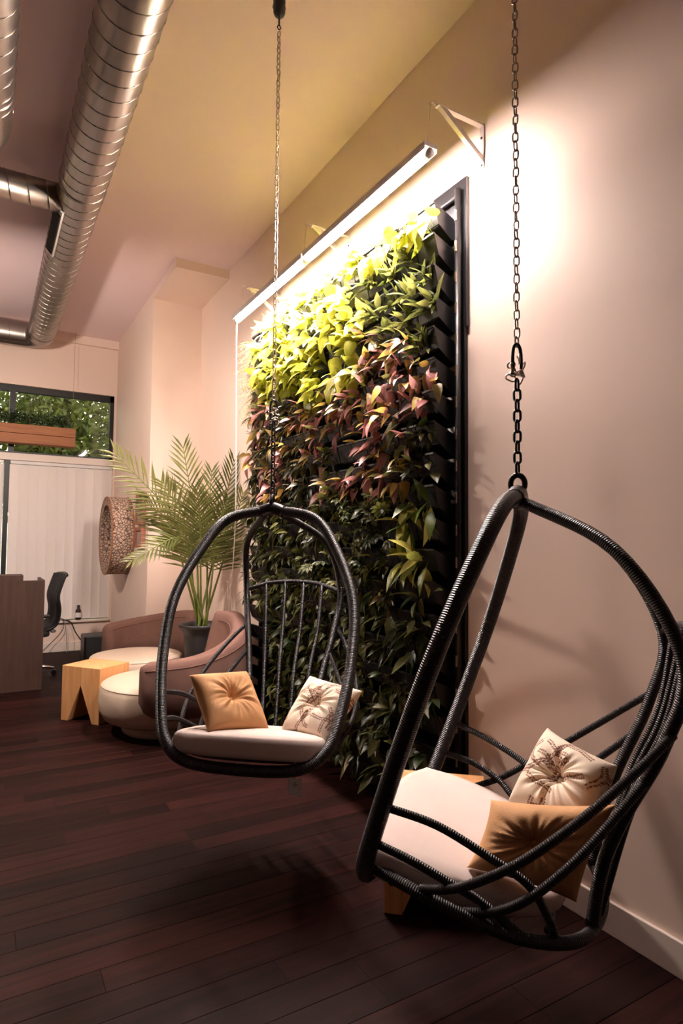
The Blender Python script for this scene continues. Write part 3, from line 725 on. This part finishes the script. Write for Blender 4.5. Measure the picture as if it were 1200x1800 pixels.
# ------------------------------------------------------------------ scatter pillows
def twigs(n, seed):
    """mask of sprays of small leaves on a unit square"""
    r_ = np.random.default_rng(seed); S = []
    for i in range(n):
        p = r_.random(2); a = r_.uniform(0, 2*PI)
        for k in range(16):
            p = p+np.array([math.cos(a), math.sin(a)])*.027; a += r_.normal()*.2; S.append((p[0], p[1], .0042))
            if k > 1:
                for sg in (-1, 1):
                    b_ = a+sg*.9; q = p+np.array([math.cos(b_), math.sin(b_)])*.022; S.append((q[0], q[1], .0115))
    return np.array(S)
def pillow(name, TL, TR, BR, BL, mat, label, th=.07, res=48, printed=0, group=None):
    """stuffed square pillow with a centre tuft spanning four world corners"""
    TL, TR, BR, BL = [np.array(p, float) for p in (TL, TR, BR, BL)]
    ctr = (TL+TR+BR+BL)/4; nrm = np.cross(TR-BL, TL-BR); nrm /= np.linalg.norm(nrm)
    if nrm@(CP-ctr) < 0: nrm = -nrm
    n = res; u = np.linspace(-1, 1, n); V = []; F = []
    S = twigs(printed, printed*7+len(label)) if printed else None; mask = []
    for sgn in (1, -1):
        for j in range(n):
            for i in range(n):
                a, b_ = u[i], u[j]
                # pinched sides
                pa = a*(1-.085*(1-b_*b_)*abs(a)**3); pb = b_*(1-.085*(1-a*a)*abs(b_)**3)
                s, t_ = (pa+1)/2, (pb+1)/2
                P = (BL*(1-s)*(1-t_)+BR*s*(1-t_)+TR*s*t_+TL*(1-s)*t_)
                h = max(0., (1-a**4)*(1-b_**4))**.5*(1-.25*(a*a+b_*b_)/2)
                rr = math.hypot(a, b_); an = math.atan2(b_, a)
                tuft = .62*math.exp(-(rr/.20)**2)+.16*math.exp(-(rr/.5)**2)
                wr = (.075*math.sin(an*11+2*math.sin(an*3))+.04*math.sin(an*23+3))*math.exp(-((rr-.38)/.32)**2)+.03*math.sin(a*9+3*b_)*math.sin(b_*7-2*a)+.05*math.exp(-(min(abs(a), abs(b_))/.05)**2)*-1*math.exp(-(rr/.7)**2)
                V.append(P+nrm*sgn*th*(h*(1-tuft)+wr*h))
                if printed:
                    d = np.hypot(S[:, 0]-(a+1)/2, S[:, 1]-(b_+1)/2); mask.append(1. if (d < S[:, 2]).any() else 0.)
    for side_ in range(2):
        o_ = side_*n*n
        for j in range(n-1):
            for i in range(n-1):
                q = (o_+j*n+i, o_+j*n+i+1, o_+(j+1)*n+i+1, o_+(j+1)*n+i); F.append(q if side_ == 0 else q[::-1])
    V = [v-ctr for v in V]
    m_ = mesh(name, V, F, mat, True)
    bm = bmesh.new(); bm.from_mesh(m_)
    if printed:
        lay = bm.verts.layers.float.new('print'); bm.verts.ensure_lookup_table()
        for v, q in zip(bm.verts, mask): v[lay] = q
    bmesh.ops.remove_doubles(bm, verts=bm.verts, dist=2e-4); bmesh.ops.recalc_face_normals(bm, faces=bm.faces); bm.to_mesh(m_); bm.free()
    t = thing(name, label, 'pillow', ctr, group=group)
    ob('cover', m_, t)
    bt = MB().lathe([(.001, .006), (.008, .004), (.010, -.002)], 12).build('tuft_button', mat, t, smooth=True)
    q = Vector((0, 0, 1)).rotation_difference(Vector(nrm)); bt.rotation_mode = 'QUATERNION'; bt.rotation_quaternion = q; bt.location = Vector(nrm)*th*.25
    return t
def quad(pix, az, el, low, zl):
    A, E = math.radians(az), math.radians(el); n = np.array([math.cos(A)*math.cos(E), math.sin(A)*math.cos(E), math.sin(E)])
    P0 = at(*pix[low], 2, zl); out = []
    for p in pix:
        d = ray(*p); out.append(CP+d*(((P0-CP)@n)/(d@n)))
    return out
c4 = quad([(333, 1187), (433, 1180), (474, 1287), (366, 1287)], 290, 45, 2, CL['Z']-1.04)
pillow('scatter_pillow', *c4, 'tan_velvet', 'tan velvet tufted pillow on the left of the farther egg chair', .072, res=72, group='egg chair pillows')
c4 = quad([(545, 1188), (637, 1215), (572, 1303), (492, 1288)], 200, 50, 3, CL['Z']-1.04)
pillow('scatter_pillow', *c4, 'floral_fabric', 'cream twig-print pillow on the right of the farther egg chair', .066, res=150, printed=22, group='egg chair pillows')
pillow('scatter_pillow', *[loc2w('R', p) for p in ((-.18, .07, -.76), (.02, .277, -.79), (.13, .20, -.98), (-.03, -.04, -.965))], 'floral_fabric', 'cream twig-print pillow leaning in the back of the side-on egg chair', .068, res=160, printed=22, group='egg chair pillows')
pillow('scatter_pillow', *[loc2w('R', p) for p in ((.17, -.06, -.885), (.19, .27, -.835), (.245, .17, -1.08), (.265, -.11, -1.04))], 'tan_velvet', 'tan velvet pillow against the near rails of the side-on egg chair', .066, res=72, group='egg chair pillows')

# ------------------------------------------------------------------ oak stools
def stool(x, yy, rz, label):
    t = thing('oak_stool', label, 'stool', (x, yy, 0), rz, group='oak block stools')
    W, D_, Hh = .41, .345, .455
    def slab(x0, x1):   # one half of the body: a tapering leg under a solid top
        s = -1 if x0 < 0 else 1
        m_ = MB(); pr = [(s*W/2, 0), (s*W/2, Hh), (0, Hh), (0, .30), (s*(W/2-.075), 0)]
        V = [(a, -D_/2, b_) for a, b_ in pr]+[(a, D_/2, b_) for a, b_ in pr]; n = 5
        F = [tuple(range(5)), tuple(range(9, 4, -1))]+[(i, (i+1) % n, n+(i+1) % n, n+i)[::-1] for i in range(n)]
        m_.add(V, F); me_ = m_.me('block_half', 'oak'); bm = bmesh.new(); bm.from_mesh(me_); bmesh.ops.recalc_face_normals(bm, faces=bm.faces)
        bmesh.ops.bevel(bm, geom=list(bm.edges), offset=.0025, segments=1, affect='EDGES'); bm.to_mesh(me_); bm.free(); return ob('block_half', me_, t)
    slab(-1, 0); slab(0, 1)
    return t
stool(-1.285, 5.65, math.atan2(-.357, .275), 'oak block stool with a triangular notch in front of the curved sofas')
stool(-.43, 2.125, math.atan2(-.66, .75), 'oak block stool half hidden behind the foreground egg chair')

# ------------------------------------------------------------------ curved sofas
def sofa(cx, cyy, R_, a0, a1, hs, slant, label, seat_r, seat_off):
    t = thing('curved_sofa', label, 'sofa', (cx, cyy, 0), group='curved lounge sofas')
    # seat: puffy disc on a recessed plinth
    sx, sy2 = seat_off
    MB().lathe([(.001, .0), (seat_r*.64, 0), (seat_r*.66, .02), (seat_r*.66, .09), (.001, .09)], 48, (sx, sy2, 0)).build('plinth', 'cream_leather', t, smooth=False)
    st = MB().lathe([(.001, .085), (seat_r*.80, .088), (seat_r*.92, .12), (seat_r*.985, .19), (seat_r, .26), (seat_r*.985, .335), (seat_r*.955, .372), (seat_r*.93, .386), (seat_r*.80, .398), (seat_r*.4, .41), (.001, .412)], 56, (sx, sy2, 0)).build('seat', 'cream_leather', t, smooth=True)
    tubeo('seat_seam', [(sx+seat_r*.958*math.cos(q), sy2+seat_r*.958*math.sin(q), .372) for q in np.linspace(0, 2*PI, 61)[:-1]], .0035, 'cream_leather', st, closed=True, n=5)
    # back: swept cross-section with rounded top, height varies along the arc
    K = 40; sec = []; T_ = .085
    V = []; F = []
    prof = [(-1, 0), (-1, .5), (-1, .86), (-.86, .96), (-.55, 1.0), (.55, 1.0), (.86, .96), (1, .86), (1, .5), (1, 0)]; m_ = len(prof)
    for i in range(K+1):
        u = i/K; a = math.radians(a0+(a1-a0)*u); h = float(np.interp(u, [q[0] for q in hs], [q[1] for q in hs]))
        sh = 1. if .0 < u < 1. else .75
        z0 = .21+.10*max(0, 1-u/.12, 1-(1-u)/.12)**2
        for k_, (s, f_) in enumerate(prof):
            rr = R_+s*T_*sh*(1-.12*f_); aa = a-slant*math.radians(16)*f_*max(0, (u-.8)/.2)
            zz = z0+(h-z0)*f_
            if u == 0. or u == 1.: zz = z0+.03+(h-.02-z0-.03)*f_
            V.append((rr*math.cos(aa), rr*math.sin(aa), zz))
    for i in range(K):
        for k_ in range(m_): F.append((i*m_+k_, i*m_+(k_+1) % m_, (i+1)*m_+(k_+1) % m_, (i+1)*m_+k_))
    F.append(tuple(range(m_))[::-1]); F.append(tuple(K*m_+k_ for k_ in range(m_)))
    me_ = mesh('back', V, F, 'brown_fabric', True)
    bm = bmesh.new(); bm.from_mesh(me_); bmesh.ops.recalc_face_normals(bm, faces=bm.faces); bm.to_mesh(me_); bm.free()
    bk_ = ob('back', me_, t)
    for s in (-.985, .985):
        P = []
        for i in range(1, K-5):
            u = i/K; a = math.radians(a0+(a1-a0)*u); h = float(np.interp(u, [q[0] for q in hs], [q[1] for q in hs])); rr = R_+s*T_*.9
            P.append((rr*math.cos(a), rr*math.sin(a), .17+(h-.17)*.89))
        tubeo('piping', P, .004, 'brown_fabric', bk_, n=5)
    for i in range(5):
        u = .2+.15*i; a = math.radians(a0+(a1-a0)*u); rr = R_-T_*.92; h = float(np.interp(u, [q[0] for q in hs], [q[1] for q in hs]))
        MB().lathe([(.001, .006), (.009, .004), (.013, 0)], 10).build('tuft_button', 'brown_fabric', bk_, (rr*math.cos(a), rr*math.sin(a), .17+(h-.17)*.62), (0, -PI/2, a), smooth=True)
    return t
def smoothhs(pts):
    xs = np.linspace(0, 1, 41); ys = cr([(a, b_) for a, b_ in pts], 10); return [(x, float(np.interp(x, ys[:, 0], ys[:, 1]))) for x in xs]
sofa(-.80, 5.13, .57, 236, 404, smoothhs([(0, .61), (.25, .65), (.5, .76), (.72, .88), (1, .88)]), 1, 'curved cream sofa with brown back wrapping towards the camera', .52, (-.025, -.03))
sofa(-.76, 6.36, .55, 118, -6, smoothhs([(0, .62), (.3, .68), (.7, .76), (1, .78)]), 0, 'curved cream sofa with low brown back behind the oak stool', .45, (-.05, -.03))

# ------------------------------------------------------------------ palm
PX, PY = -.27, 5.98
pp = thing('potted_palm', 'tall feathery palm in a black flared pot behind the sofas', 'plant', (PX, PY, 0))
pot = MB().lathe([(.001, 0), (.115, 0), (.125, .02), (.15, .35), (.165, .58), (.172, .62), (.205, .655), (.22, .685), (.215, .70), (.195, .695), (.165, .66), (.155, .62), (.001, .62)], 40).build('pot', 'pot_black', pp, smooth=True)
MB().lathe([(.001, .645), (.10, .642), (.16, .635)], 30).build('soil', 'soil', pp, smooth=True)
def frond(tip, mid, nleaf, L_, seed, w0=1.):
    r_ = np.random.default_rng(seed); st = np.array([r_.uniform(-.05, .05), r_.uniform(-.05, .05), .64])
    tip, mid = np.array(tip, float), np.array(mid, float); tip[0] = min(tip[0], -PX-.05); mid[0] = min(mid[0], -PX-.05)
    P = cr([st, st*.4+np.array(mid)*.6+np.array([0, 0, -.02]), mid, tip], 10); k = len(P)
    f = MB(); f.tube(P, [.011*(1-.85*i/(k-1))+.0015 for i in range(k)], 6)
    ro = f.build('frond', 'stem_green', pp, smooth=True)
    lf = MB(); i0 = int(k*.40); face = np.array([-.45, -.85, .45])
    nleaf = int(nleaf*.76)
    for i in range(nleaf):
        s = i0+(k-1-i0)*i/(nleaf-1); j = min(int(s), k-2); fr_ = s-j; p = P[j]*(1-fr_)+P[j+1]*fr_; tg_ = P[j+1]-P[j]; tg_ /= np.linalg.norm(tg_)
        sd = np.cross(tg_, face); sd /= np.linalg.norm(sd)+1e-9; up = np.cross(sd, tg_); u = i/(nleaf-1)
        ll = L_*(.6+.4*math.sin(PI*min(1, .25+.6*u)))*(1-.5*u**2)
        for sg in (-1, 1):
            d = sd*sg*(.95-.45*u)+tg_*(.48+.5*u)+up*.10+r_.normal(size=3)*.05; d /= np.linalg.norm(d)
            n_ = np.cross(d, up); n_ /= np.linalg.norm(n_)+1e-9; wd = .0105
            a, b_, c = p, p+d*ll*.5+np.array([0, 0, -.01*ll]), p+d*ll+np.array([0, 0, -.10*ll])
            lf.add([a-n_*wd*.4, a+n_*wd*.4, b_-n_*wd, b_+up*.003, b_+n_*wd, c], [(0, 1, 3, 2), (1, 4, 3), (2, 3, 5), (3, 4, 5)])
    lf.V = [(min(v[0], -PX-.02), v[1], v[2]) for v in lf.V]
    l = lf.build('leaflets', 'leaf_palm', ro); l['kind'] = 'stuff'
def fr_px(tpx, mpx, dt, dm, n, L_, seed):
    """tip and middle from pixels, at chosen distances in front of (-) or behind the pot along the room"""
    T = at(*tpx, 1, PY+dt)-np.array([PX, PY, 0]); Md = at(*mpx, 1, PY+dm)-np.array([PX, PY, 0]); frond(T, Md, n, L_, seed)
for q in (((205, 800), (300, 905), -.25, -.15, 34, .46, 1), ((322, 788), (345, 930), -.25, -.15, 38, .46, 2), ((418, 812), (385, 930), -.25, -.10, 36, .42, 3), ((232, 985), (318, 945), -.5, -.3, 32, .30, 4),
          ((250, 880), (312, 930), -.1, -.05, 30, .40, 5), ((440, 870), (402, 950), -.5, -.3, 30, .34, 6), ((348, 868), (352, 940), -.6, -.4, 32, .40, 7), ((288, 850), (330, 930), -.45, -.3, 32, .42, 8),
          ((400, 880), (380, 950), -.55, -.3, 30, .36, 9), ((372, 830), (365, 930), -.05, -.02, 32, .40, 10)): fr_px(*q)

# ------------------------------------------------------------------ pillar decor
rg_ = thing('log_slice_ring', 'thick round wall ring faced with small log slices beside the window', 'wall decor', (XP-.009, 8.22, 1.575))
def ring_decor():
    ro, ri, dp = .49, .39, .25; n = 72; V = []; F = []
    for (r, x) in ((ro, 0), (ro, -dp), (ri, -dp), (ri, -.03), (.001, -.03)):
        for j in range(n): a = 2*PI*j/n; V.append((x, r*math.cos(a), r*math.sin(a)))
    for i in range(4):
        for j in range(n): F.append((i*n+j, (i+1)*n+j, (i+1)*n+(j+1) % n, i*n+(j+1) % n))
    return mesh('ring_body', V, F, 'log_mosaic')
ob('ring_body', ring_decor(), rg_)
for (r, x) in ((.49, -.25), (.49, 0)): tubeo('edge_band', [(x, r*math.cos(q), r*math.sin(q)) for q in np.linspace(0, 2*PI, 73)[:-1]], .008, 'cedar', rg_, closed=True, n=5)
for (ya, yb, za, zb, lab) in ((7.16, 7.50, 1.70, 2.06, 'small red-brown framed picture, upper of two beside the palm'), (7.16, 7.50, 1.43, 1.67, 'small red-brown framed picture, lower of two beside the palm')):
    t = thing('picture_frame', lab, 'picture', (XP, (ya+yb)/2, za)); w2 = (yb-ya)/2; hh = zb-za
    f = MB(); f.box((-.05, -w2, 0), (-.0, -w2+.04, hh)); f.box((-.05, w2-.04, 0), (0, w2, hh)); f.box((-.05, -w2+.04, 0), (0, w2-.04, .04)); f.box((-.05, -w2+.04, hh-.04), (0, w2-.04, hh)); f.build('frame', 'red_wood', t)
    box('picture', (-.03, -w2+.04, .04), (-.02, w2-.04, hh-.04), 'picture_grey', t)

# ------------------------------------------------------------------ hanging planter in the window
hpn = thing('hanging_planter', 'long cedar planter box hung in front of the high window', 'planter', (-2.4, YF-.16, 2.775))
x0, x1 = -1.25, 1.27
for nm, a, b_ in (('front_board', (x0, -.10, .125), (x1, -.08, .245)), ('front_board', (x0, -.10, 0), (x1, -.08, .12)), ('back_board', (x0, .08, 0), (x1, .10, .245)), ('end_board', (x1-.02, -.08, 0), (x1, .08, .245)), ('end_board', (x0, -.08, 0), (x0+.02, .08, .245)), ('base_board', (x0+.02, -.08, 0), (x1-.02, .08, .02))):
    box(nm, a, b_, 'cedar', hpn, bevel=.003)
box('soil', (x0+.02, -.08, .2), (x1-.02, .08, .225), 'soil', hpn)
for x in (x0+.1, 1.24): tubeo('hanging_wire', [(x, 0, .24), (x, 0, H-2.775)], .002, 'steel', hpn, n=4)
for i in range(12):
    bx_ = MB(); r_ = np.random.default_rng(50+i)
    for k in range(420):
        v = r_.normal(size=3); v /= np.linalg.norm(v); q = r_.random()**.4; c = np.array([v[0]*.14*q, v[1]*.09*q, .09+v[2]*.11*q])
        d = r_.normal(size=3); d /= np.linalg.norm(d); e = np.cross(d, r_.normal(size=3)); e /= np.linalg.norm(e); s = r_.uniform(.010, .02)
        bx_.add([c-d*s, c+e*s*.5, c+d*s, c-e*s*.5], [(0, 1, 2, 3)])
    t = thing('herb_plant', 'dense dark green plant in the hanging planter, number %s from its right end' % ORD[i].replace('top', 'first'), 'plant', (-2.4+1.12-.2*i, YF-.16, 3.02), group='plants in the hanging planter')
    f = bx_.build('foliage', 'leaf_box', t); f['kind'] = 'stuff'; tubeo('stem', [(0, 0, -.01), (0, 0, .1)], .006, 'stem_brown', t, n=5)

# ------------------------------------------------------------------ desk corner
dk = thing('reception_desk', 'tall dark wood reception desk at the left picture edge', 'desk', (-2.6, 6.95, 0))
DT = 1.10
for i in range(4): box('front_panel', (-1.0+.5*i+.0015, 0, 0.0), (-.5+.5*i-.0015, .03, DT), 'desk_wood', dk, bevel=.002)
box('side_panel', (.97, .03, 0), (1.0, .62, DT), 'desk_wood', dk, bevel=.002); box('side_panel', (-1.0, .03, 0), (-.97, .62, DT), 'desk_wood', dk, bevel=.002)
box('worktop', (-.97, .03, .72), (.97, .75, .75), 'desk_wood', dk, bevel=.002); box('transaction_shelf', (-1.0, -.0, DT), (.80, .28, DT+.055), 'desk_wood', dk, bevel=.003)
# office chair behind it
oc = thing('office_chair', 'black mesh office chair with pale five-star base behind the desk', 'chair', (-1.62, 7.75, 0), math.radians(8))
def oc_build():
    bp_ = cr([(.02, 0, .50), (.16, 0, .56), (.20, 0, .72), (.18, 0, .88), (.215, 0, 1.02), (.25, 0, 1.12)], 5); V = []; F = []
    for (x, _, z) in bp_:
        for yv in np.linspace(-.21, .21, 9): V.append((x-.05*(1-(yv/.21)**2)*-1, yv, z))
    n = len(bp_)
    for i in range(n-1):
        for j in range(8): F.append((i*9+j, i*9+j+1, (i+1)*9+j+1, (i+1)*9+j))
    me_ = mesh('backrest', V, F, 'mesh_black', True); o = ob('backrest', me_, oc); md = o.modifiers.new('s', 'SOLIDIFY'); md.thickness = .035
    for sg in (-1, 1): tubeo('back_rail', [(x, sg*.215, z) for x, _, z in bp_], .016, 'black_plastic', oc)
    tubeo('head_roll', cr([(.26, -.2, 1.115), (.29, 0, 1.125), (.26, .2, 1.115)], 5), .022, 'black_plastic', oc)
    ob('seat', pad([(-.36, -.2), (-.36, .2), (-.1, .235), (.1, .2), (.1, -.2), (-.1, -.235)], lambda x, yv: .51, .07, 'mesh_black', 'seat'), oc)
    for sg in (-1, 1):
        tubeo('arm_post', [(-.04, sg*.25, .46), (-.04, sg*.27, .66)], .016, 'black_plastic', oc); box('arm_pad', (-.18, sg*.27-.04, .66), (.08, sg*.27+.04, .69), 'black_plastic', oc, bevel=.008)
    tubeo('lumbar_bar', [(.12, -.2, .5), (.20, 0, .47), (.12, .2, .5)], .018, 'grey_plastic', oc)
    tubeo('gas_column', [(-.12, 0, .09), (-.12, 0, .44)], .026, 'black_metal', oc, n=12)
    for k in range(5):
        a = 2*PI*k/5-.35; lg = tubeo('base_leg', [(-.12, 0, .115), (-.12+.17*math.cos(a), .17*math.sin(a), .10), (-.12+.32*math.cos(a), .32*math.sin(a), .075)], [.024, .02, .016], 'chrome', oc)
        cs = MB().tube([(-.12+.32*math.cos(a)-.02*math.sin(a), .32*math.sin(a)+.02*math.cos(a), .028), (-.12+.32*math.cos(a)+.02*math.sin(a), .32*math.sin(a)-.02*math.cos(a), .028)], .028, 14).build('caster', 'black_plastic', lg)
oc_build()
# bottle on the low sill
bt = thing('bottle', 'small dark bottle with a pale label on the low window sill', 'bottle', (-1.0, YF-.02, ZSILL))
MB().lathe([(.001, 0), (.035, .002), (.037, .01), (.037, .115), (.03, .14), (.016, .155), (.015, .175)], 24).build('glass_body', 'amber_glass', bt, smooth=True)
MB().lathe([(.0375, .035), (.0378, .036), (.0378, .10), (.0375, .101)], 24).build('paper_label', 'paper', bt, smooth=True)
MB().lathe([(.0185, .17), (.0185, .20), (.001, .201)], 20).build('cap', 'black_plastic', bt, smooth=True)
sb = thing('speaker_box', 'black box speaker on the floor under the low sill', 'speaker', (-.86, 8.3, 0))
box('cabinet', (-.19, -.15, .01), (.19, .18, .33), 'black_plastic', sb, bevel=.012); box('grille_cloth', (-.17, -.156, .03), (.17, -.15, .31), 'mesh_black', sb)
for sx in (-.15, .15): box('foot', (sx-.02, -.1, 0), (sx+.02, .12, .012), 'black_plastic', sb)
ps = thing('power_strip', 'slim dark power strip on the low sill', 'power strip', (-1.30, YF-.02, ZSILL))
box('strip_body', (-.17, -.025, 0), (.10, .02, .035), 'grey_plastic', ps, bevel=.004)
for i in range(3): box('socket', (-.14+.07*i, -.018, .035), (-.10+.07*i, .012, .038), 'black_plastic', ps)
def wire(pts, lab, mat='black_plastic', r=.005): tag(tubeo('cable', cr(pts, 6), r, mat, n=5), lab, 'cable', 'cables under the window')
wire([(-1.20, YF-.05, ZSILL+.02), (-1.10, YF-.08, .40), (-1.03, YF-.1, .25), (-.96, 8.6, .14), (-.92, 8.49, .12)], 'black cable drooping from the sill to the speaker', r=.008)
wire([(-1.19, YF-.055, ZSILL+.02), (-1.2, YF-.09, .3), (-1.36, YF-.12, .12), (-1.50, YF-.2, .02), (-1.7, YF-.3, .006)], 'thin dark cable drooping from the sill to the floor')
wire([(-1.18, YF-.05, ZSILL+.02), (-1.155, YF-.075, .3), (-1.14, YF-.08, .05), (-1.15, YF-.14, .006)], 'thin pale cable hanging straight below the sill', 'grey_plastic', .004)
